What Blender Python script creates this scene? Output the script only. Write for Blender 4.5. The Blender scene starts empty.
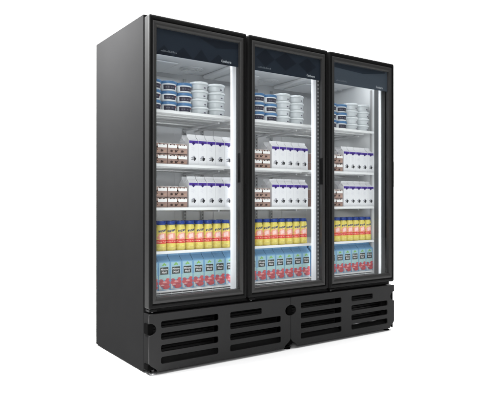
import bpy, bmesh, math, random
from mathutils import Matrix, Vector
random.seed(7)
R = math.radians
S = bpy.context.scene
C = S.collection

# ------------------------------------------------------------------ materials
def mat(name, col, rough=0.5, spec=0.5, metal=0.0, var=0.0, scale=20.0, bump=0.0, bscale=400.0, coat=0.0, sss=0.0):
    m = bpy.data.materials.new(name); m.use_nodes = True
    nt = m.node_tree; b = nt.nodes['Principled BSDF']
    b.inputs['Base Color'].default_value = (*col, 1)
    b.inputs['Roughness'].default_value = rough
    b.inputs['Specular IOR Level'].default_value = spec
    b.inputs['Metallic'].default_value = metal
    b.inputs['Coat Weight'].default_value = coat
    if sss: 
        b.inputs['Subsurface Weight'].default_value = sss
        b.inputs['Subsurface Radius'].default_value = (.01, .008, .006)
        b.inputs['Subsurface Scale'].default_value = .3
    tc = nt.nodes.new('ShaderNodeTexCoord')
    if var:
        n = nt.nodes.new('ShaderNodeTexNoise'); n.inputs['Scale'].default_value = scale; n.inputs['Detail'].default_value = 6
        nt.links.new(tc.outputs['Object'], n.inputs['Vector'])
        mx = nt.nodes.new('ShaderNodeMix'); mx.data_type = 'RGBA'
        mx.inputs['A'].default_value = (*[c * (1 - var) for c in col], 1)
        mx.inputs['B'].default_value = (*[min(1, c * (1 + var)) for c in col], 1)
        nt.links.new(n.outputs['Fac'], mx.inputs['Factor'])
        nt.links.new(mx.outputs['Result'], b.inputs['Base Color'])
        mr = nt.nodes.new('ShaderNodeMapRange')
        mr.inputs['To Min'].default_value = max(.02, rough - .06); mr.inputs['To Max'].default_value = min(1, rough + .06)
        nt.links.new(n.outputs['Fac'], mr.inputs['Value']); nt.links.new(mr.outputs['Result'], b.inputs['Roughness'])
    if bump:
        n2 = nt.nodes.new('ShaderNodeTexNoise'); n2.inputs['Scale'].default_value = bscale; n2.inputs['Detail'].default_value = 3
        nt.links.new(tc.outputs['Object'], n2.inputs['Vector'])
        bp = nt.nodes.new('ShaderNodeBump'); bp.inputs['Strength'].default_value = bump; bp.inputs['Distance'].default_value = .001
        nt.links.new(n2.outputs['Fac'], bp.inputs['Height']); nt.links.new(bp.outputs['Normal'], b.inputs['Normal'])
    return m

def emit(name, col, st):
    m = bpy.data.materials.new(name); m.use_nodes = True
    nt = m.node_tree; nt.nodes.clear()
    e = nt.nodes.new('ShaderNodeEmission'); e.inputs['Color'].default_value = (*col, 1); e.inputs['Strength'].default_value = st
    o = nt.nodes.new('ShaderNodeOutputMaterial'); nt.links.new(e.outputs[0], o.inputs[0])
    return m

def glass_mat(name, tint, base=.03, edge=.6):
    m = bpy.data.materials.new(name); m.use_nodes = True
    nt = m.node_tree; nt.nodes.clear()
    lw = nt.nodes.new('ShaderNodeLayerWeight'); lw.inputs['Blend'].default_value = .5
    pw = nt.nodes.new('ShaderNodeMath'); pw.operation = 'POWER'; pw.inputs[1].default_value = 4.5
    nt.links.new(lw.outputs['Facing'], pw.inputs[0])
    ma = nt.nodes.new('ShaderNodeMath'); ma.operation = 'MULTIPLY_ADD'; ma.inputs[1].default_value = edge; ma.inputs[2].default_value = base
    nt.links.new(pw.outputs[0], ma.inputs[0])
    t = nt.nodes.new('ShaderNodeBsdfTransparent'); t.inputs[0].default_value = (*tint, 1)
    g = nt.nodes.new('ShaderNodeBsdfGlossy'); g.inputs['Roughness'].default_value = .02
    mx = nt.nodes.new('ShaderNodeMixShader')
    nt.links.new(ma.outputs[0], mx.inputs[0]); nt.links.new(t.outputs[0], mx.inputs[1]); nt.links.new(g.outputs[0], mx.inputs[2])
    o = nt.nodes.new('ShaderNodeOutputMaterial'); nt.links.new(mx.outputs[0], o.inputs[0])
    return m

M = {}
M['side'] = mat('black_coated_steel', (.0165, .0165, .0167), .6, .0, var=.06, scale=6, bump=.12, bscale=900)
M['black'] = mat('black_plastic', (.004, .004, .004), .45, .08, var=.1, scale=30)
M['frame'] = mat('charcoal_aluminium', (.0185, .0183, .018), .38, .28, var=.08, scale=18)
M['edge'] = mat('door_edge_steel', (.016, .016, .016), .5, .08)
M['lip'] = mat('grey_frame_lip', (.034, .034, .034), .45, .3)
M['trim'] = mat('dark_door_trim', (.002, .002, .002), .42, .1, var=.1, scale=25)
M['grille'] = mat('charcoal_grille_steel', (.0125, .0125, .0127), .5, .16, var=.06, scale=8, bump=.12, bscale=900)
M['rubber'] = mat('rubber', (.002, .002, .002), .85, .02)
M['liner'] = mat('white_liner', (.78, .79, .80), .45, .4, var=.03, scale=5)
M['back'] = mat('grey_back_wall', (.68, .685, .695), .4, .4, var=.04, scale=4)
M['strip'] = mat('grey_breaker_strip', (.11, .112, .115), .5, .3)
M['post'] = mat('steel_standard', (.42, .42, .425), .45, .4, metal=.2)
M['slot'] = mat('slot_shadow', (.10, .10, .10), .6)
M['shelf'] = mat('white_shelf', (.76, .77, .78), .4, .45, var=.03, scale=15)
M['rib'] = mat('shelf_underside', (.74, .745, .75), .45, .4)
M['galv'] = mat('galvanised_steel', (.55, .55, .56), .35, .5, metal=.8, var=.1, scale=60)
M['copper'] = mat('dull_pipe', (.10, .09, .085), .35, .5, metal=.7)
M['fin'] = mat('condenser_fins', (.016, .016, .017), .5, .4, metal=.4)
M['glass'] = glass_mat('door_glass', (.96, .97, .97), .018, .34)
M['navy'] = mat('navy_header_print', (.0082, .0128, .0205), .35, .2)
M['navy2'] = mat('deep_navy_diamond', (.0032, .0056, .0108), .35, .2)  # reflections in the header glass, painted as darker navy shapes
M['navy3'] = mat('slate_header_print', (.036, .045, .058), .35, .2)  # same navy header, colour lightened to stand for the reflection on it
M['ink'] = mat('pale_ink', (.34, .36, .38), .5)
M['ink2'] = mat('grey_ink', (.07, .08, .095), .5)
M['led'] = mat('led_diffuser', (.75, .76, .78), .5, .3)
_b = M['led'].node_tree.nodes['Principled BSDF']; _b.inputs['Emission Color'].default_value = (.92, .95, 1, 1); _b.inputs['Emission Strength'].default_value = .50  # white bar cover's brightness put in as a glow of its own
M['ledstrip'] = emit('led_strip_light', (.95, .975, 1), 4.0)  # glow for unseen strips added behind the bars
M['ledline'] = emit('led_line_light', (.97, .985, 1), 25.0)  # glow for unseen strips added to brighten the interior
M['dot'] = emit('led_chip', (.95, .975, 1), .26)
M['floor'] = mat('white_studio_paper', (.86, .86, .86), .6, .2)

# product print
M['tubwhite'] = mat('white_tub_plastic', (.80, .82, .83), .35, .5)
M['tubgrey'] = mat('pale_tub_plastic', (.58, .61, .63), .3, .5)
M['lidblue'] = mat('blue_lid_plastic', (.065, .17, .34), .35, .5)
M['lidwhite'] = mat('white_lid_plastic', (.68, .71, .73), .35, .5)
M['tublabel'] = mat('dark_tub_label', (.035, .033, .055), .45, .4)
M['tublabel2'] = mat('plum_tub_text', (.13, .125, .16), .45, .4)
M['tubred'] = mat('red_tub_mark', (.40, .05, .06), .45, .4)
M['carton'] = mat('white_carton_board', (.73, .73, .75), .45, .4, var=.02, scale=40)
M['purple'] = mat('purple_carton_ink', (.065, .030, .26), .4, .4)
M['purpled'] = mat('deep_purple_ink', (.022, .012, .09), .4, .4)
M['cow'] = mat('black_carton_ink', (.018, .018, .022), .5)
M['cowg'] = mat('grey_carton_ink', (.33, .33, .37), .5)
M['faint'] = mat('faint_carton_ink', (.62, .62, .67), .5)
M['choc'] = mat('cocoa_board', (.33, .225, .195), .5, .35, var=.18, scale=30)
M['chocd'] = mat('dark_cocoa_ink', (.055, .03, .025), .45)
M['chocl'] = mat('tan_cocoa_ink', (.42, .27, .20), .5)
M['chocw'] = mat('white_splash_board', (.82, .81, .80), .45)
M['capblue'] = mat('blue_cap_plastic', (.014, .045, .24), .35, .5)
M['juice'] = mat('light_blue_carton', (.16, .34, .53), .42, .45, var=.10, scale=30)
M['juiceroof'] = mat('sky_blue_carton_top', (.15, .33, .53), .4, .45, var=.08, scale=30)
M['juicel'] = mat('pale_green_carton', (.36, .54, .54), .45, var=.2, scale=60)
M['juicep'] = mat('pale_blue_carton_panel', (.30, .48, .57), .42, .45, var=.14, scale=60)
M['jblack'] = mat('black_label_ink', (.012, .018, .016), .45)
M['jwhite'] = mat('white_label_ink', (.62, .62, .62), .5)
M['leaf'] = mat('green_leaf_ink', (.20, .44, .10), .5, var=.2, scale=80)
M['fruit'] = mat('red_fruit_ink', (.60, .075, .09), .45, var=.35, scale=110)
M['fruitd'] = mat('crimson_fruit_ink', (.45, .06, .09), .45, var=.3, scale=110)
M['fruitl'] = mat('pink_fruit_ink', (.75, .34, .34), .45, var=.25, scale=110)

def bottle_print():
    """yellow shrink sleeve: script line, pink splash, red band"""
    m = mat('yellow_bottle_sleeve', (.80, .68, .10), .35, .5)
    nt = m.node_tree; N = nt.nodes; L = nt.links; b = N['Principled BSDF']
    tc = N.new('ShaderNodeTexCoord'); sp = N.new('ShaderNodeSeparateXYZ'); L.new(tc.outputs['Object'], sp.inputs[0])
    def mth(op, a, c=None, d=None):
        n = N.new('ShaderNodeMath'); n.operation = op
        for i, v in enumerate((a, c, d)):
            if v is None: continue
            if isinstance(v, (int, float)): n.inputs[i].default_value = v
            else: L.new(v, n.inputs[i])
        return n.outputs[0]
    no = N.new('ShaderNodeTexNoise'); no.inputs['Scale'].default_value = 62; no.inputs['Detail'].default_value = 3
    L.new(tc.outputs['Object'], no.inputs['Vector']); nf = no.outputs['Fac']
    x, y, z = sp.outputs
    front = mth('LESS_THAN', y, 0.004)
    def ell(cx, cz, rx, rz, amp):
        a = mth('POWER', mth('DIVIDE', mth('SUBTRACT', x, cx), rx), 2.0)
        c = mth('POWER', mth('DIVIDE', mth('SUBTRACT', z, cz), rz), 2.0)
        s = mth('MULTIPLY_ADD', mth('SUBTRACT', nf, .5), amp, mth('ADD', a, c))
        return mth('MULTIPLY', mth('LESS_THAN', s, 1.0), front)
    def band(z0, z1): return mth('MULTIPLY', mth('GREATER_THAN', z, z0), mth('LESS_THAN', z, z1))
    def mix(fac, prev, col):
        n = N.new('ShaderNodeMix'); n.data_type = 'RGBA'; L.new(fac, n.inputs['Factor'])
        if isinstance(prev, tuple): n.inputs['A'].default_value = (*prev, 1)
        else: L.new(prev, n.inputs['A'])
        n.inputs['B'].default_value = (*col, 1); return n.outputs['Result']
    c = mix(mth('GREATER_THAN', nf, .56), (.70, .59, .13), (.76, .65, .21))
    c = mix(ell(0, .083, .027, .023, 3.0), c, (.80, .34, .27))
    c = mix(ell(-.003, .086, .014, .015, 5.0), c, (.84, .60, .56))
    c = mix(band(.043, .064), c, (.64, .055, .045))
    w = N.new('ShaderNodeTexNoise'); w.inputs['Scale'].default_value = 260; L.new(tc.outputs['Object'], w.inputs['Vector'])
    c = mix(mth('MULTIPLY', mth('MULTIPLY', band(.049, .058), front), mth('GREATER_THAN', w.outputs['Fac'], .54)), c, (.85, .60, .50))
    # slanted script line near the shoulder
    zz = mth('MULTIPLY_ADD', x, -.16, z)
    w2 = N.new('ShaderNodeTexNoise'); w2.inputs['Scale'].default_value = 210; w2.inputs['Detail'].default_value = 1; L.new(tc.outputs['Object'], w2.inputs['Vector'])
    scr = mth('MULTIPLY', mth('LESS_THAN', mth('ABSOLUTE', mth('SUBTRACT', zz, .1165)), .0062), front)
    scr = mth('MULTIPLY', scr, mth('GREATER_THAN', w2.outputs['Fac'], .43))
    c = mix(mth('MULTIPLY', scr, mth('LESS_THAN', mth('ABSOLUTE', x), .023)), c, (.02, .035, .13))
    c = mix(mth('MULTIPLY', mth('MULTIPLY', band(.018, .022), front), mth('LESS_THAN', mth('ABSOLUTE', x), .014)), c, (.62, .52, .16))
    L.new(c, b.inputs['Base Color'])
    return m
M['bottle'] = bottle_print()

# ------------------------------------------------------------------ mesh helpers
class MB:
    def __init__(s): s.bm = bmesh.new(); s.mats = []
    def mi(s, m):
        m = M[m] if isinstance(m, str) else m
        if m not in s.mats: s.mats.append(m)
        return s.mats.index(m)
    def _new(s, m):
        i = s.mi(m)
        for f in s.bm.faces:
            if not f.tag: f.material_index = i; f.tag = True
    def box(s, x0, x1, y0, y1, z0, z1, m, bev=0, seg=2):
        v = bmesh.ops.create_cube(s.bm, size=1)['verts']
        for k in v: k.co = Vector(((x0 + x1) / 2 + k.co.x * (x1 - x0), (y0 + y1) / 2 + k.co.y * (y1 - y0), (z0 + z1) / 2 + k.co.z * (z1 - z0)))
        if bev:
            e = list({e for k in v for e in k.link_edges})
            bmesh.ops.bevel(s.bm, geom=e, offset=bev, segments=seg, profile=.5, affect='EDGES')
        s._new(m); return s
    def lathe(s, prof, n, m, c=(0, 0, 0), axis='Z', fm=None):
        """prof: list of (r, z); fm(angle, z) may name another material per face"""
        rings = []
        for r, z in prof:
            ring = []
            for k in range(n):
                a = 2 * math.pi * k / n
                p = (r * math.cos(a), r * math.sin(a), z)
                if axis == 'Y': p = (p[0], p[2], p[1])
                if axis == 'X': p = (p[2], p[0], p[1])
                ring.append(s.bm.verts.new((c[0] + p[0], c[1] + p[1], c[2] + p[2])))
            rings.append(ring)
        base = s.mi(m)
        for i in range(len(rings) - 1):
            for k in range(n):
                f = s.bm.faces.new((rings[i][k], rings[i][(k + 1) % n], rings[i + 1][(k + 1) % n], rings[i + 1][k]))
                f.tag = True; f.smooth = True; f.material_index = base
                if fm:
                    a = 2 * math.pi * (k + .5) / n; mm = fm(a, (prof[i][1] + prof[i + 1][1]) / 2)
                    if mm: f.material_index = s.mi(mm)
        for ring, rev in ((rings[0], True), (rings[-1], False)):
            f = s.bm.faces.new(list(reversed(ring)) if rev else ring); f.tag = True; f.material_index = base
        return s
    def poly(s, pts, m):
        f = s.bm.faces.new([s.bm.verts.new(p) for p in pts]); f.tag = True; f.material_index = s.mi(m); return s
    def flat(s, pts, y, m):
        """print patch on a -Y facing face: pts are (x, z), counter-clockwise"""
        return s.poly([(x, y, z) for x, z in pts], m)
    def rect(s, x0, x1, z0, z1, y, m): return s.flat([(x0, z0), (x1, z0), (x1, z1), (x0, z1)], y, m)
    def ell(s, cx, cz, rx, rz, y, m, n=14, wob=0.0, rot=0.0):
        p = []
        for k in range(n):
            a = 2 * math.pi * k / n; q = 1 + wob * math.sin(3 * a + cx * 900) + wob * .6 * math.sin(5 * a)
            u, v = rx * q * math.cos(a), rz * q * math.sin(a)
            p.append((cx + u * math.cos(rot) - v * math.sin(rot), cz + u * math.sin(rot) + v * math.cos(rot)))
        return s.flat(p, y, m)
    def prism_x(s, pts, x0, x1, m):
        """pts: closed outline in (y, z), extruded along X"""
        a = [s.bm.verts.new((x0, y, z)) for y, z in pts]; b = [s.bm.verts.new((x1, y, z)) for y, z in pts]
        n = len(pts); s.bm.faces.new(a); s.bm.faces.new(list(reversed(b)))
        for k in range(n): s.bm.faces.new((a[k], b[k], b[(k + 1) % n], a[(k + 1) % n]))
        s._new(m); return s
    def ring(s, rect, prof, mats, sz=1.0, R0=.012, seg=5):
        """mitred frame: prof = closed list of (inset, y); mats names one material per profile span"""
        x0, x1, z0, z1 = rect; loops = []
        for d, y in prof:
            dx, dz = d, d * sz; r = max(R0 - d, .0008); lp = []
            for cx, cz, a0 in ((x1 - dx - r, z1 - dz - r, 0), (x0 + dx + r, z1 - dz - r, 90), (x0 + dx + r, z0 + dz + r, 180), (x1 - dx - r, z0 + dz + r, 270)):
                for k in range(seg + 1):
                    a = R(a0 + 90 * k / seg); lp.append(s.bm.verts.new((cx + r * math.cos(a), y, cz + r * math.sin(a))))
            loops.append(lp)
        n = len(loops[0]); P = len(prof)
        for i in range(P):
            A, B = loops[i], loops[(i + 1) % P]; mi = s.mi(mats[i])
            for k in range(n):
                f = s.bm.faces.new((A[k], A[(k + 1) % n], B[(k + 1) % n], B[k])); f.tag = True; f.material_index = mi
        return s
    def mesh(s, me, mtx, m):
        i = s.mi(m); n0 = len(s.bm.faces); me.transform(mtx)
        s.bm.from_mesh(me); s.bm.faces.ensure_lookup_table()
        for f in s.bm.faces[n0:]: f.tag = True; f.material_index = i
        return s
    def tube(s, pts, r, m, n=10):
        pts = [Vector(p) for p in pts]; rings = []
        for i, p in enumerate(pts):
            t = (pts[min(i + 1, len(pts) - 1)] - pts[max(i - 1, 0)]).normalized()
            u = t.cross(Vector((0.1, .3, 1))).normalized(); v = t.cross(u)
            rings.append([s.bm.verts.new(p + r * (u * math.cos(2 * math.pi * k / n) + v * math.sin(2 * math.pi * k / n))) for k in range(n)])
        for i in range(len(rings) - 1):
            for k in range(n):
                f = s.bm.faces.new((rings[i][k], rings[i][(k + 1) % n], rings[i + 1][(k + 1) % n], rings[i + 1][k])); f.smooth = True
        s.bm.faces.new(rings[0]); s.bm.faces.new(list(reversed(rings[-1])))
        s._new(m); return s
    def build(s, name, parent=None, recalc=False):
        if recalc: bmesh.ops.recalc_face_normals(s.bm, faces=s.bm.faces)
        me = bpy.data.meshes.new(name); s.bm.to_mesh(me); s.bm.free()
        for m in s.mats: me.materials.append(m)
        o = bpy.data.objects.new(name, me); C.objects.link(o)
        if parent: o.parent = parent
        return o

def tag(o, label=None, cat=None, group=None, kind=None):
    if label: o['label'] = label
    if cat: o['category'] = cat
    if group: o['group'] = group
    if kind: o['kind'] = kind
    return o

def empty(name, loc):
    o = bpy.data.objects.new(name, None); o.empty_display_size = .05; C.objects.link(o); o.location = loc; return o

def dup(root, loc):
    r = root.copy(); C.objects.link(r); r.location = loc
    for ch in list(root.children):
        c = ch.copy(); C.objects.link(c); c.parent = r
    return r

def text_mesh(body, size, extrude=.0002, shear=0.0, bold=0.0, space=1.0):
    cu = bpy.data.curves.new('t', 'FONT'); cu.body = body; cu.size = size; cu.extrude = extrude; cu.align_x = 'CENTER'; cu.align_y = 'CENTER'
    cu.shear = shear; cu.offset = bold; cu.space_character = space; cu.resolution_u = 3
    o = bpy.data.objects.new('t', cu); C.objects.link(o)
    dg = bpy.context.evaluated_depsgraph_get()
    me = bpy.data.meshes.new_from_object(o.evaluated_get(dg)); bpy.data.objects.remove(o); return me

STAND = Matrix.Rotation(R(90), 4, 'X')     # lying text / plate -> upright, facing -Y

def plate_mesh(outer, holes, half, bev=.0012):
    cu = bpy.data.curves.new('p', 'CURVE'); cu.dimensions = '2D'; cu.fill_mode = 'BOTH'; cu.extrude = half; cu.bevel_depth = bev; cu.bevel_resolution = 1; cu.offset = -bev
    for pts in [outer] + holes:
        sp = cu.splines.new('POLY'); sp.points.add(len(pts) - 1); sp.use_cyclic_u = True
        for p, q in zip(sp.points, pts): p.co = (q[0], q[1], 0, 1)
    o = bpy.data.objects.new('p', cu); C.objects.link(o)
    dg = bpy.context.evaluated_depsgraph_get()
    me = bpy.data.meshes.new_from_object(o.evaluated_get(dg)); bpy.data.objects.remove(o); return me

# ------------------------------------------------------------------ setting: white studio sweep
YAW = .6099
CAM = Vector((-1.2927, -2.7934, .956))
FLOOR = .022
def sweep():
    mb = MB(); prof = [(-7, FLOOR), (5.6, FLOOR)]
    for k in range(1, 13):
        a = R(90 * k / 12); prof.append((5.6 + 1.6 * math.sin(a), FLOOR + 1.6 * (1 - math.cos(a))))
    prof.append((7.2, 7.0))
    fw = Vector((math.sin(YAW), math.cos(YAW), 0)); rt = Vector((math.cos(YAW), -math.sin(YAW), 0))
    base = Vector((CAM.x, CAM.y, 0)) + fw * 1.5
    rows = []
    for t, z in prof:
        p = base + fw * t; rows.append([mb.bm.verts.new(p + rt * w + Vector((0, 0, z))) for w in (-12, -6, 0, 6, 12)])
    i = mb.mi('floor')
    for a, b in zip(rows, rows[1:]):
        for k in range(4):
            f = mb.bm.faces.new((a[k], a[k + 1], b[k + 1], b[k])); f.material_index = i; f.smooth = True
    o = mb.build('floor'); tag(o, 'plain white studio floor curving up into a white backdrop', 'floor', kind='structure'); return o
sweep()

# ------------------------------------------------------------------ the refrigerator
W, D, H = 1.95, .8177, 1.988
FR = empty('display_refrigerator', (0, 0, FLOOR))
tag(FR, 'tall black display refrigerator with three glass doors, stocked and lit inside', 'refrigerator')
class Sub:            # parts are modelled in world metres; the root's offset is taken out here
    pass
def part(mb, name, parent=FR, label=None, recalc=False):
    o = mb.build(name, parent, recalc)
    if parent is FR: o.location = (0, 0, -FLOOR)
    if label: o['label'] = label
    return o

YC = .0785
part(MB().box(0, .045, YC, D, .03, H, 'side', .0015), 'side_panel')
part(MB().box(1.905, W, YC, D, .03, H, 'side', .0015), 'side_panel')
part(MB().box(.0455, 1.9045, YC + .001, D - .002, 1.925, H - .002, 'side', .001), 'top_panel')
part(MB().box(.0455, 1.9045, .772, D - .003, .034, 1.9245, 'side', .001), 'back_panel')
part(MB().box(.0455, 1.9045, YC + .02, .7715, .032, .05, 'fin'), 'base_pan')
# inner lining
lin = MB()
lin.box(.0455, .050, YC + .002, .762, .405, 1.874, 'liner')
lin.box(1.900, 1.9045, YC + .002, .762, .405, 1.874, 'liner')
lin.box(.0455, 1.9045, YC + .002, .771, 1.874, 1.924, 'liner')
lin.box(.0455, 1.9045, YC + .06, .771, .36, .404, 'liner')
part(lin, 'inner_lining')
bw = MB().box(.0502, 1.8998, .763, .771, .405, 1.8735, 'back')
for x0, x1 in ((.20, .545), (.86, 1.17), (1.50, 1.76)):
    bw.box(x0, x1, .757, .7629, .47, 1.83, 'back', .004)
part(bw, 'back_wall')
# front rails behind the doors
part(MB().box(.0505, 1.8995, YC + .0005, .128, 1.842, 1.8735, 'strip', .002), 'front_rail')
part(MB().box(.0505, 1.8995, YC + .0005, .1375, .352, .424, 'strip', .002), 'front_rail')
part(MB().box(1.895, 1.8995, .099, .142, .425, 1.84, 'strip'), 'breaker_strip')
part(MB().box(.0505, .055, .099, .142, .425, 1.84, 'strip'), 'breaker_strip')
part(MB().box(1.9052, 1.948, YC - .0014, YC - .0002, .38, 1.97, 'strip'), 'front_plate')
# uprights with slots
for x in (.105, .62, .765, 1.245, 1.39, 1.845):
    u = MB().box(x - .011, x + .011, .748, .7565, .44, 1.83, 'post', .001)
    z = .46
    while z < 1.80:
        u.rect(x - .004, x + .004, z, z + .014, .7476, 'slot'); z += .025
    part(u, 'shelf_upright')
# side-wall upright at the right end of each shelf bay
u = MB().box(1.889, 1.8995, .165, .181, .44, 1.80, 'post', .001)
u2 = MB().box(1.889, 1.8995, .60, .62, .44, 1.80, 'post', .001)
part(u, 'shelf_upright'); part(u2, 'shelf_upright')
# ceiling: evaporator cover panels with fan grilles
for b in range(3):
    xo = .637 * b
    e = MB().box(.12 + xo, .60 + xo, .30, .735, 1.848, 1.8735, 'liner', .010, 3)
    e.box(.19 + xo, .40 + xo, .42, .70, 1.838, 1.8478, 'liner', .008, 3)
    part(e, 'evaporator_cover')
    g = MB()
    for r in (.02, .04, .06, .078):
        pts = [(.545 + xo + r * math.cos(2 * math.pi * k / 28), .52 + r * math.sin(2 * math.pi * k / 28), 1.842) for k in range(29)]
        g.tube(pts, .0022, 'liner', 6)
    for a in (0, 60, 120):
        dx, dy = .08 * math.cos(R(a)), .08 * math.sin(R(a))
        g.tube([(.545 + xo - dx, .52 - dy, 1.8445), (.545 + xo + dx, .52 + dy, 1.8445)], .002, 'liner', 6)
    g.lathe([(.026, 1.8462), (.026, 1.8476)], 20, 'back', (.545 + xo, .52, 0))
    part(g, 'fan_grille')

# shelves (one full-width tier per level, split in three bays)
TIER = [1.484, 1.176, .925, .675]
BAY = [(.060, .632), (.668, 1.272), (1.312, 1.886)]
for zt in TIER:
    for x0, x1 in BAY:
        s = MB().box(x0, x1, .146, .70, zt - .008, zt, 'shelf', .002)
        s.box(x0, x1, .134, .1455, zt - .0145, zt + .0025, 'shelf', .003)
        for yy in (.24, .33, .44, .55, .66):
            s.box(x0 + .01, x1 - .01, yy - .012, yy + .012, zt - .016, zt - .0083, 'rib', .003)
        s.box(x0 + .02, x0 + .032, .27, .745, zt - .028, zt - .0165, 'rib', .002)
        s.box(x1 - .032, x1 - .02, .27, .745, zt - .028, zt - .0165, 'rib', .002)
        part(s, 'shelf')
        part(MB().box(x0 + .09, x1 - .09, .4535, .4605, zt - .0108, zt - .0086, 'ledline'), 'shelf_light')  # unseen strip added behind the rib to brighten the back wall
for x0, x1 in BAY:
    s = MB().box(x0, x1, .150, .74, .440, .4485, 'shelf', .002)
    for k in range(3): s.tube([(x0, .143, 0.418 + .0115 * k), (x1, .143, 0.418 + .0115 * k)], .0028, 'shelf', 8)
    for k in range(9):
        xx = x0 + .01 + (x1 - x0 - .02) * k / 8; s.box(xx - .0015, xx + .0015, .147, .1495, .416, .446, 'shelf')
    part(s, 'bottom_rack')

# mullions with glowing bar covers, added fill strips and LED chips
LED = []
for xm in (.652, 1.309):
    m = MB().box(xm + .006, xm + .026, .081, .128, .42, 1.84, 'strip', .002)
    part(m, 'mullion')
for xl in (.622, 1.281):
    l = MB()
    l.lathe([(.0200, .425), (.0200, 1.838)], 20, 'led', (0, 0, 0))
    for v in l.bm.verts: v.co.x += xl; v.co.y = .128 + v.co.y * .55
    part(l, 'led_lamp')
    part(MB().box(xl - .004, xl + .004, .1405, .1425, .43, 1.83, 'ledstrip'), 'led_strip')  # unseen strip added behind the bar to light the bay
    st = MB().box(xl + .0203, xl + .0345, .112, .150, .425, 1.838, 'strip')
    for k in range(54):
        z = .44 + k * .0258; st.box(xl + .022, xl + .029, .110, .1119, z, z + .011, 'dot')
    part(st, 'led_chips')
l = MB().box(1.889, 1.8992, .0795, .0955, .425, 1.838, 'led', .003); part(l, 'led_lamp')
l = MB().box(.0508, .062, .0795, .0955, .425, 1.838, 'led', .003); part(l, 'led_lamp')  # unseen left-hand twin, added to even out the light
for x0, x1 in BAY:
    l = MB().box(x0 + .02, x1 - .03, .131, .145, 1.855, 1.866, 'ledline', .003); part(l, 'led_lamp')  # unseen glowing line added behind the header to light the stock

# doors
ZD0, ZD1 = .3762, 1.9731
DOORS = [(.0, .638), (.655, 1.297), (1.314, 1.953)]
FP = [(0, .060), (0, .011), (.0012, .006), (.0045, .0022), (.009, .0006), (.016, .0), (.0195, .0012), (.021, .006), (.0225, .0052), (.026, .0030), (.033, .0022), (.040, .0034), (.0445, .0062), (.047, .0105), (.047, .0185), (.047, .026), (.047, .034), (.010, .060)]
FM = ['edge', 'edge', 'trim', 'trim', 'trim', 'trim', 'trim', 'black', 'frame', 'frame', 'frame', 'frame', 'frame', 'lip', 'lip', 'lip', 'lip', 'lip']
SZ = 1.34
for di, (x0, x1) in enumerate(DOORS):
    d = MB().ring((x0, x1, ZD0, ZD1), FP, FM, SZ, .012, 5)
    for f in d.bm.faces: f.smooth = False
    o = part(d, 'door', label=['left door with dark diamonds along the lower edge of its navy header',
                               'middle door with large dark diamonds across its navy header',
                               'right door with a plain slate blue header'][di], recalc=True)
    gk = MB().ring((x0 + .008, x1 - .008, ZD0 + .008, ZD1 - .008), [(0, .0605), (.0025, .0605), (.0025, .078), (0, .078)], ['rubber'] * 4, 1, .004, 3)
    part(gk, 'gasket', o, recalc=True)
    gx0, gx1, gz0, gz1 = x0 + .0445, x1 - .0445, ZD0 + .047 * SZ - .003, ZD1 - .047 * SZ + .003
    part(MB().box(gx0, gx1, .0190, .0240, gz0, gz1, 'glass'), 'glass', o)
    # printed header behind the glass, with reflections painted on it as tones
    hb = 1.768; ht = gz1
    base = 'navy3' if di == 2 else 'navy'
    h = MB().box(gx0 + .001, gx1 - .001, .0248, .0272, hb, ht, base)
    w = gx1 - gx0
    yk = .0246
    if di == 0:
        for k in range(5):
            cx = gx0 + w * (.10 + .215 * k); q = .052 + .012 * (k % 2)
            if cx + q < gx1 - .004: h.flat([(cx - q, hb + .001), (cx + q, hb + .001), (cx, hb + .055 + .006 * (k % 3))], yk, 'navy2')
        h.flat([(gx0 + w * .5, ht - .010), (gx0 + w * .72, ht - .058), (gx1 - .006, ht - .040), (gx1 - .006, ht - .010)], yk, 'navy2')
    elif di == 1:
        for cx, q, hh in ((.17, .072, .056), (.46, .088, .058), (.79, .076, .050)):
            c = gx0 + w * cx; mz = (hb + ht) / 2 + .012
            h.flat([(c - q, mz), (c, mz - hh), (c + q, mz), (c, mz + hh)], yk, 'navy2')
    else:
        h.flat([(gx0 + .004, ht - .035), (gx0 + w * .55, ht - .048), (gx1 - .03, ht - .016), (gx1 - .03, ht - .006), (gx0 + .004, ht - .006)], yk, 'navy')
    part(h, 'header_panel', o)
    lg = MB()
    me = text_mesh('imbera', .0225, .0002, .12, .0002); lg.mesh(me, Matrix.Translation((gx1 - .085, .0243, hb + .020)) @ STAND, 'ink')
    lg.flat([(gx1 - .1235, hb + .017), (gx1 - .1205, hb + .0155), (gx1 - .1165, hb + .031), (gx1 - .1195, hb + .030)], .0242, 'ink')
    part(lg, 'logo', o); lg = MB()
    # the small, unreadable line of type at the left end
    xx = gx0 + .035
    while xx < gx0 + .135:
        ww = random.uniform(.003, .008); lg.rect(xx, xx + ww, hb + .018, hb + .018 + random.choice((.006, .008, .0105)), .0243, 'ink2'); xx += ww + .0022
    part(lg, 'small_print', o)
    # grip recessed in the lock stile
    gr = MB().box(x1 - .0170, x1 - .0045, -.0010, .040, 1.070, 1.255, 'black', .002, 3)
    if di < 2: gr.box(x1 - .0495, x1 - .0475, .0005, .030, 1.075, 1.250, 'black', .0008)
    part(gr, 'handle', o)
    hg = MB().box(x0 + .004, x0 + .050, .008, .056, ZD0 - .013, ZD0 - .0006, 'black', .002)
    hg.lathe([(.006, ZD0 - .020), (.006, ZD0 - .0132)], 14, 'galv', (x0 + .03, .028, 0))
    part(hg, 'hinge', o)

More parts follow.
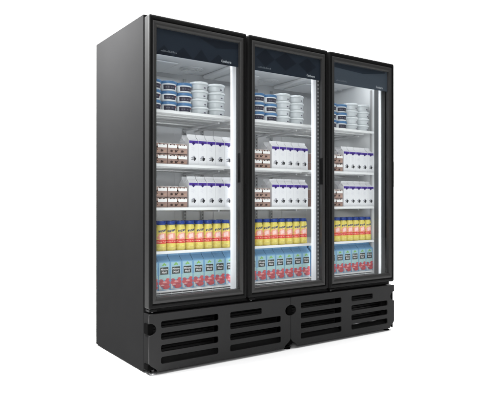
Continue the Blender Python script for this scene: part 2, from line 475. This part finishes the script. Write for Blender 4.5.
# grille panels
def rrect(x0, x1, z0, z1, r, n=4):
    p = []
    for cx, cz, a0 in ((x1 - r, z1 - r, 0), (x0 + r, z1 - r, 90), (x0 + r, z0 + r, 180), (x1 - r, z0 + r, 270)):
        for k in range(n + 1): p.append((cx + r * math.cos(R(a0 + 90 * k / n)), cz + r * math.sin(R(a0 + 90 * k / n))))
    return p
GZ0, GZ1 = .041, .353
def arc(cx, cz, rx, rz, a0, a1, n=10): return [(cx + rx * math.cos(R(a0 + (a1 - a0) * k / n)), cz + rz * math.sin(R(a0 + (a1 - a0) * k / n))) for k in range(n + 1)]
def grille(x0, x1, colA, colB, short):
    out = [(x0 + .05, GZ0), (x1 - .048, GZ0), (x1 - .044, GZ0 + .012), (x1 - .012, GZ0 + .034), (x1, GZ0 + .050)]
    out += arc(x1, .272, .043, .033, 270, 90)
    out += [(x1, GZ1 - .004), (x1 - .004, GZ1), (x0 + .004, GZ1), (x0, GZ1 - .004)]
    out += arc(x0, .272, .043, .033, 90, -90)
    out += [(x0, GZ0 + .050), (x0 + .012, GZ0 + .034), (x0 + .044, GZ0 + .012)]
    holes = []
    for (zb, zt), first in (((.274, .311), 1), ((.209, .246), 0), ((.144, .181), 0), ((.079, .116), 0)):
        zsh = 0
        holes.append(rrect(colA[0], colA[1], zb + zsh, zt + zsh, .010))
        holes.append(rrect(colB[0], short if first else colB[1], zb, zt, .010))
    holes = [list(reversed(h)) for h in holes]
    g = MB(); g.mesh(plate_mesh(out, holes, .0035), Matrix.Translation((0, 0, 0)) @ STAND, 'grille')
    # folded returns at top
    g.box(x0 + .006, x1 - .006, .006, .055, GZ1 - .004, GZ1 - .001, 'grille')
    return part(g, 'grille_panel')
grille(-.003, .9705, (.068, .433), (.515, .893), .745)
grille(.9735, 1.947, (1.056, 1.415), (1.510, 1.874), 1.721)
# machine compartment behind the grille
for xa, xb in ((.0015, .006), (1.941, 1.945)):
    part(MB().box(xa, xb, .008, YC - .0005, .040, .352, 'side', .001), 'compartment_side')
cd = MB()
for x0, x1 in ((.05, .46), (.50, .93), (1.03, 1.44), (1.49, 1.89)):
    cd.box(x0, x1, .085, .125, .06, .345, 'black', .002)
    z = .07
    while z < .335:
        cd.box(x0 + .006, x1 - .006, .078, .0849, z, z + .003, 'fin'); z += .016
part(cd, 'condenser')
tr = MB()
for x0, x1 in ((.055, .46), (.505, .93), (1.035, 1.44), (1.495, 1.89)):
    tr.prism_x([(.012, .062), (.074, .096), (.074, .100), (.012, .066)], x0, x1, 'grille')
part(tr, 'drip_tray', recalc=True)
for pts, r, m_ in (([(1.50, .045, .108), (1.60, .040, .104), (1.68, .036, .114), (1.76, .036, .106), (1.87, .045, .112)], .006, 'galv'),
                   ([(1.06, .05, .100), (1.2, .045, .112), (1.32, .05, .104), (1.40, .052, .112)], .005, 'copper')):
    part(MB().tube(pts, r, m_), 'pipe')
for x0, x1 in ((-.006, .026), (.953, .991), (1.925, 1.944)):
    for z0, z1 in ((.243, .300), (.050, .082)):
        if x0 > 1.9 and z0 > .2: continue
        hb_ = MB().box(x0, x1, .006, .058, z0, z1, 'rubber', .003, 2)
        part(hb_, 'hinge_block')
part(MB().box(.02, 1.93, .03, .077, .355, .374, 'black', .002), 'lower_rail')
for x in (.035, .97, 1.90):
    for y in (.03, .755):
        f = MB().lathe([(.020, FLOOR), (.021, FLOOR + .004), (.018, FLOOR + .008), (.008, FLOOR + .010), (.008, .046)], 18, 'galv' if x < .9 and y < .1 else 'rubber', (x, y, 0))
        if y < .1: f.box(x - .024, x + .024, y - .012, y + .04, .0345, .038, 'black')
        part(f, 'foot')

# ------------------------------------------------------------------ products
def fx(x): return -1.2927 + (x + 1.2927) * .9916        # positions read at y=.18, products stand at y=.155
YF = .155
ORD = ['leftmost', 'second', 'third', 'fourth', 'fifth', 'sixth', 'seventh', 'eighth']
DOOR = ['left', 'middle', 'right']

def make_tub(kind):
    r, h = (.0510, .0600) if kind == 'blue' else (.0590, .0498)
    root = empty('tub', (0, 0, 0)); b = MB()
    def fm(a, z):
        if kind == 'blue' and .010 < z < .036:
            dd = (math.degrees(a) - 262) % 360
            if dd > 180: dd -= 360
            if abs(dd) < 52:
                if 0.018 < z < .027 and abs(dd) < 34 and int(dd / 6) % 3 != 0: return 'tublabel2'
                return 'tublabel'
            if 52 <= dd < 60 and z > .027: return 'tubred'
        if kind == 'white' and .010 < z < .018:
            dd = (math.degrees(a) - 285) % 360
            if dd > 180: dd -= 360
            if abs(dd) < 16: return 'tublabel2' if abs(dd) < 9 and z > .012 else 'faint'
        return None
    if kind == 'blue':
        zs = [.0, .003, .0095, .0102, .015, .019, .0225, .026, .030, .0362, .0367, .042, h - .0155]
        prof = [(r * .84 + r * .10 * min(1, z / h), z) for z in zs]; prof[0] = (r * .80, 0)
    else:
        prof = [(r * .80, 0), (r * .845, .003), (r * .87, .010), (r * .885, .018), (r * .90, .028), (r * .92, h - .012)]
    b.lathe(prof, 60, 'tubwhite' if kind == 'blue' else 'tubgrey', fm=fm); b.build('body', root)
    l = MB(); z0 = h - (.0155 if kind == 'blue' else .0113)
    lm = 'lidblue' if kind == 'blue' else 'lidwhite'
    if kind == 'blue':
        l.lathe([(r * .955, z0 - .001), (r * .99, z0), (r, z0 + .002), (r, z0 + .0115), (r * .985, z0 + .0142), (r * .93, z0 + .0150), (r * .91, z0 + .0128)], 40, lm)
    else:
        l.lathe([(r * .93, z0 - .002), (r * .99, z0 - .001), (r, z0 + .001), (r, z0 + .004), (r * .97, z0 + .0075), (r * .93, z0 + .0105), (r * .90, z0 + .0112), (r * .86, z0 + .0095)], 40, lm)
    l.build('lid', root)
    return root, h, r
GT = {'blue': 'blue lidded tubs stacked on the top shelf', 'white': 'plain white tubs stacked on the top shelf'}
LV = ['bottom', 'second from bottom', 'third from bottom', 'top']
first = {}
for b in range(3):
    xo = .648 * b
    for kind, cols, n in (('blue', [(.047, .150), (.150, .253), (.253, .354)], 3), ('white', [(.354, .474), (.474, .594)], 4)):
        for ci, (a, c) in enumerate(cols):
            for k in range(n):
                if kind not in first: first[kind] = make_tub(kind); used = False
                proto, h, r = first[kind]
                x = fx((a + c) / 2 + xo) + .029
                lx = random.uniform(-.0015, .0015); rz = random.uniform(-.10, .10)
                loc = (x + lx, YF + r + random.uniform(0, .003), TIER[0] + .0005 + k * (h + .0004))
                if not used: o = proto; o.location = loc; used = True
                else: o = dup(proto, loc)
                o.rotation_euler.z = rz
                lev = (['bottom', 'middle', 'top'] if n == 3 else ['bottom', 'second', 'third', 'top'])[k]
                if kind == 'blue':
                    lab = f"blue lidded tub with dark label, {lev} of {['leftmost','second','third'][ci]} stack behind {DOOR[b]} door"
                else:
                    lab = f"plain white tub, {lev} of four in {['inner','outer'][ci] if False else ['first','second'][ci]} white stack behind {DOOR[b]} door"
                tag(o, lab, 'tub', GT[kind])

def make_pack():
    w, d, h = .1285, .10, .0625
    p = MB().box(-w / 2, w / 2, 0, d, 0, h - .004, 'choc', .002)
    y = -.0004
    # white splash with a ragged crown
    def splash(x0, x1, seed):
        rr = random.Random(seed); top = []; n = 9
        for k in range(n + 1):
            top.append((x0 + (x1 - x0) * k / n, .050 + (.0075 if k % 2 else -.0005) * rr.uniform(.5, 1.1)))
        for k in range(n):
            (xa, za), (xb, zb) = top[k], top[k + 1]
            p.flat([(xa, .034), (xb, .034), (xb, zb), (xa, za)], y, 'chocw')
    splash(-w / 2 + .002, -.004, 1); splash(.004, w / 2 - .002, 4)
    for cx in (-.047, -.023, .017, .043): p.ell(cx, .0525, .0062, .0032, -.0008, 'chocd', 12, .1)
    for cx in (-.040, -.012, .030): p.ell(cx, .0160, .0085, .0070, -.0007, 'chocd', 12, .14)
    for cx in (-.028, .008, .048): p.ell(cx, .0135, .010, .0050, -.0005, 'chocl', 12, .2)
    for cx in (.0, .0): p.ell(0, .030, .0055, .013, -.0009, 'chocd', 12, .1)
    p.ell(.0, .027, .003, .005, -.0011, 'chocl', 8, .2)
    for cx in (-.043, -.0, .043):
        for yy in (.028, .072):
            p.lathe([(.017, h - .0042), (.0175, h - .002), (.016, h)], 18, 'chocw', (cx, yy, 0))
    return p.build('drink_pack')
pk = None
for t, sh in ((1, 'upper'), (2, 'lower')):
    for b, end in enumerate((.334, .954, 1.613)):
        for ci in range(2):
            for k in range(2):
                x = fx(end - .0665 - .133 * (1 - ci))
                loc = (x, YF + .004 + random.uniform(0, .002), TIER[t] + .0005 + k * .0632)
                if pk is None: pk = o = make_pack()
                else: o = pk.copy(); C.objects.link(o)
                o.location = loc; o.rotation_euler.z = random.uniform(-.012, .012)
                tag(o, f"brown and white drink pack, {['bottom','top'][k]} of {['left','right'][ci]} pile, {sh} carton shelf, {DOOR[b]} door", 'drink pack', 'brown drink packs beside the milk cartons')

def gable(w, d, hf, hr, fin, mb, body, roof, finm):
    """gable-top carton standing on z=0, front face at y=0"""
    mb.box(-w / 2, w / 2, 0, d, 0, hf, body, .0012, 1)
    ym = d / 2; e = .0012
    v = lambda x, y, z: mb.bm.verts.new((x, y, z))
    def quad(a, m):
        f = mb.bm.faces.new([v(*q) for q in a]); f.tag = True; f.material_index = mb.mi(m)
    x0, x1 = -w / 2 + e, w / 2 - e
    t = .0014
    quad([(x0, e, hf - .0002), (x1, e, hf - .0002), (x1, ym - t, hr), (x0, ym - t, hr)], roof)
    quad([(x1, d - e, hf - .0002), (x0, d - e, hf - .0002), (x0, ym + t, hr), (x1, ym + t, hr)], roof)
    # folded-in gable ends
    xi = w * .24
    for sx in (-1, 1):
        a = (sx * (w / 2 - e), e, hf - .0002); b_ = (sx * (w / 2 - e), d - e, hf - .0002); c = (sx * (w / 2 - xi), ym, hr - .003)
        p0 = (sx * (w / 2 - e), ym - t, hr); p1 = (sx * (w / 2 - e), ym + t, hr)
        quad([a, c, p0] if sx > 0 else [a, p0, c], roof); quad([b_, p1, c] if sx > 0 else [b_, c, p1], roof); quad([a, b_, c] if sx > 0 else [a, c, b_], roof)
    mb.box(x0, x1, ym - t, ym + t, hr - .0005, hr + fin, finm, .0005, 1)

def make_milk():
    w, d, hf = .0612, .0612, .149
    m = MB(); gable(w, d, hf, hf + .024, .014, m, 'carton', 'carton', 'carton')
    y = -.0004
    m.rect(-w / 2 + .001, w / 2 - .001, .1315, .148, y, 'purple')
    m.flat([(-.012, .1316), (0, .120), (.012, .1316)], y, 'purple')
    m.ell(0, .1325, .0075, .0085, -.0007, 'purpled', 12, .1)
    for k, (x, z, ww) in enumerate(((-.004, .106, .020), (.002, .100, .014), (-.006, .094, .017), (0, .088, .010))):
        m.rect(x - ww / 2, x + ww / 2, z, z + .0022, y, 'faint')
    m.ell(.008, .040, .0085, .0115, y, 'cow', 14, .16); m.ell(-.008, .046, .0095, .0045, y, 'cowg', 12, .18, .3)
    m.ell(.004, .054, .011, .0035, y, 'cowg', 12, .2, -.2); m.ell(-.013, .034, .0045, .0030, y, 'cowg', 10, .2)
    m.ell(.012, .051, .0042, .0035, -.0007, 'carton', 10, .1); m.ell(-.004, .036, .0035, .006, -.0006, 'cow', 10, .2)
    # small print on the front roof slope
    for k in range(4):
        x = -.018 + .012 * k; m.poly([(x, .0085, hf + .0068), (x + .007, .0085, hf + .0068), (x + .007, .0125, hf + .0103), (x, .0125, hf + .0103)], 'faint')
    return m.build('milk_carton')
mk = None
for t, sh in ((1, 'upper'), (2, 'lower')):
    for b, st in enumerate((.340, .962, 1.616)):
        for row in range(2):
            for k in range(5):
                x = fx(st + .0314 + .0627 * k)
                if mk is None: mk = o = make_milk()
                else: o = mk.copy(); C.objects.link(o)
                o.location = (x + random.uniform(-.0004, .0004), YF + .0635 * row + random.uniform(0, .0015), TIER[t] + .0005)
                o.rotation_euler.z = random.uniform(-.010, .010)
                tag(o, f"white milk carton with purple band, {ORD[k]} from left, {['front','back'][row]} row, {sh} carton shelf, {DOOR[b]} door".replace('leftmost from left', 'leftmost'), 'milk carton', 'white and purple milk cartons')

def make_bottle():
    root = empty('bottle', (0, 0, 0)); r = .0298
    b = MB().lathe([(r * .86, 0), (r * .96, .002), (r, .007), (r, .040), (r * .985, .043), (r * .985, .104), (r, .108), (r * .985, .122), (r * .93, .134), (r * .84, .143), (r * .76, .149), (r * .74, .152)], 36, 'bottle')
    b.build('body', root)
    c = MB().lathe([(r * .80, .1515), (r * .84, .1525), (r * .84, .163), (r * .80, .1705), (r * .74, .1725)], 32, 'capblue')
    for k in range(32):
        a = 2 * math.pi * k / 32; q = r * .845
        c.box(q * math.cos(a) - .0006, q * math.cos(a) + .0006, q * math.sin(a) - .0006, q * math.sin(a) + .0006, .1535, .162, 'capblue')
    c.build('cap', root); return root
bt = None
for b in range(3):
    for row in range(2):
        for k in range(8):
            x = fx(.1285 + .0318 + .0635 * k + .637 * b) + .011
            loc = (x, YF + .0300 + .064 * row, TIER[3] + .0005)
            if bt is None: bt = o = make_bottle(); o.location = loc
            else: o = dup(bt, loc)
            o.rotation_euler.z = random.uniform(-.16, .16) - .12
            tag(o, f"yellow bottle with blue cap, {ORD[k]} from left, {['front','back'][row]} row behind {DOOR[b]} door".replace('leftmost from left', 'leftmost'), 'bottle', 'yellow bottles with blue caps')

def make_juice():
    w, d, hf = .0750, .0750, .166
    m = MB(); gable(w, d, hf, hf + .030, .014, m, 'juice', 'juiceroof', 'juiceroof')
    y = -.0004
    m.rect(-.0315, .0315, .088, .160, y, 'juicep')
    m.rect(-w / 2 + .003, w / 2 - .003, .060, .0878, y, 'juicel')
    m.rect(-.0275, .0275, .0895, .1355, -.0006, 'juicel')
    m.rect(-.0258, .0258, .0915, .1335, -.0008, 'jblack')
    for body, z, s in (('Minute', .1212, .0160), ('Maid', .1040, .0172)):
        m.mesh(text_mesh(body, s, .0001, 0, .0004, 1.0), Matrix.Translation((0, -.0011, z)) @ STAND, 'jwhite')
    for cx, cz, rx, rz, ro in ((-.006, .147, .0085, .0050, .6), (.006, .148, .0085, .0050, -.5), (0, .1525, .0045, .007, 0)):
        m.ell(cx, cz, rx, rz, -.0006 - abs(cx) * .01, 'leaf', 12, .06, ro)
    # fruit
    fr_ = [(-.016, .040, .0185, .0190, 'fruit'), (.017, .044, .0180, .0185, 'fruit'), (.006, .022, .0200, .0150, 'fruitd'), (.016, .020, .0185, .0130, 'fruit'),
           (-.020, .058, .012, .008, 'fruitd'), (.002, .047, .014, .0055, 'fruitl'), (-.012, .031, .013, .0040, 'fruitl'), (.022, .063, .011, .007, 'fruit'), (.018, .034, .009, .0035, 'fruitd')]
    for i, (cx, cz, rx, rz, mm) in enumerate(fr_): m.ell(cx, cz, rx, rz, -.0006 - .0002 * i, mm, 14, .08)
    m.flat([(-.034, .008), (-.016, .008), (-.027, .032), (-.034, .038)], -.0026, 'jwhite')
    m.rect(-.032, .032, .003, .0065, -.0006, 'jwhite')
    return m.build('juice_carton')
jc = None
for b in range(3):
    for row in range(2):
        for k in range(8):
            x = fx(.673 + .6245 * b - .0762 * (8 - k) + .0381)
            if jc is None: jc = o = make_juice()
            else: o = jc.copy(); C.objects.link(o)
            o.location = (x + random.uniform(-.0003, .0003), YF + .0750 * row + random.uniform(0, .0015), .449)
            o.rotation_euler.z = random.uniform(-.008, .008)
            tag(o, f"light blue juice carton with red fruit, {ORD[k]} from left, {['front','back'][row]} row behind {DOOR[b]} door".replace('leftmost from left', 'leftmost'), 'juice carton', 'light blue juice cartons')

# ------------------------------------------------------------------ light
wd = bpy.data.worlds.new('World'); S.world = wd; wd.use_nodes = True
bg = wd.node_tree.nodes['Background']; bg.inputs[0].default_value = (.97, .985, 1, 1); bg.inputs[1].default_value = .15
def area(name, loc, target, sx, sy, power, col=(1, 1, 1)):
    l = bpy.data.lights.new(name, 'AREA'); l.shape = 'RECTANGLE'; l.size = sx; l.size_y = sy; l.energy = power; l.color = col
    o = bpy.data.objects.new(name, l); C.objects.link(o); o.location = loc
    o.rotation_euler = (Vector(target) - Vector(loc)).to_track_quat('-Z', 'Y').to_euler(); return o
area('overhead_softbox', (.7, -.9, 6.0), (.7, -.9, 0), 9, 9, 900)
fwv = Vector((math.sin(YAW), math.cos(YAW), 0))
bp_ = CAM + fwv * 5.2
area('backdrop_softbox', (bp_.x, bp_.y, 5.2), tuple(CAM + fwv * 9.0 + Vector((0, 0, .6))), 9, 2, 430)
area('front_softbox', (-3.6, -5.2, 2.6), (.9, .2, 1.1), 2.6, 2.6, 165)
area('side_softbox', (-.85, .50, 2.50), (0, .50, 1.9), .7, .7, 225)

# ------------------------------------------------------------------ camera and render
cd_ = bpy.data.cameras.new('camera'); co = bpy.data.objects.new('camera', cd_); C.objects.link(co); S.camera = co
cd_.sensor_width = 36; cd_.sensor_fit = 'HORIZONTAL'; cd_.lens = 36 * 564.4651 / 500; cd_.clip_start = .05; cd_.clip_end = 100
co.location = CAM; co.rotation_euler = (R(90) + .0017, 0, -YAW)
S.render.engine = 'CYCLES'; S.cycles.max_bounces = 10; S.cycles.transparent_max_bounces = 16; S.cycles.diffuse_bounces = 7; S.cycles.glossy_bounces = 5
S.cycles.caustics_reflective = False; S.cycles.caustics_refractive = False; S.cycles.sample_clamp_indirect = 6
S.cycles.use_denoising = True
S.view_settings.view_transform = 'Standard'; S.view_settings.look = 'None'; S.view_settings.exposure = 0; S.view_settings.gamma = 1
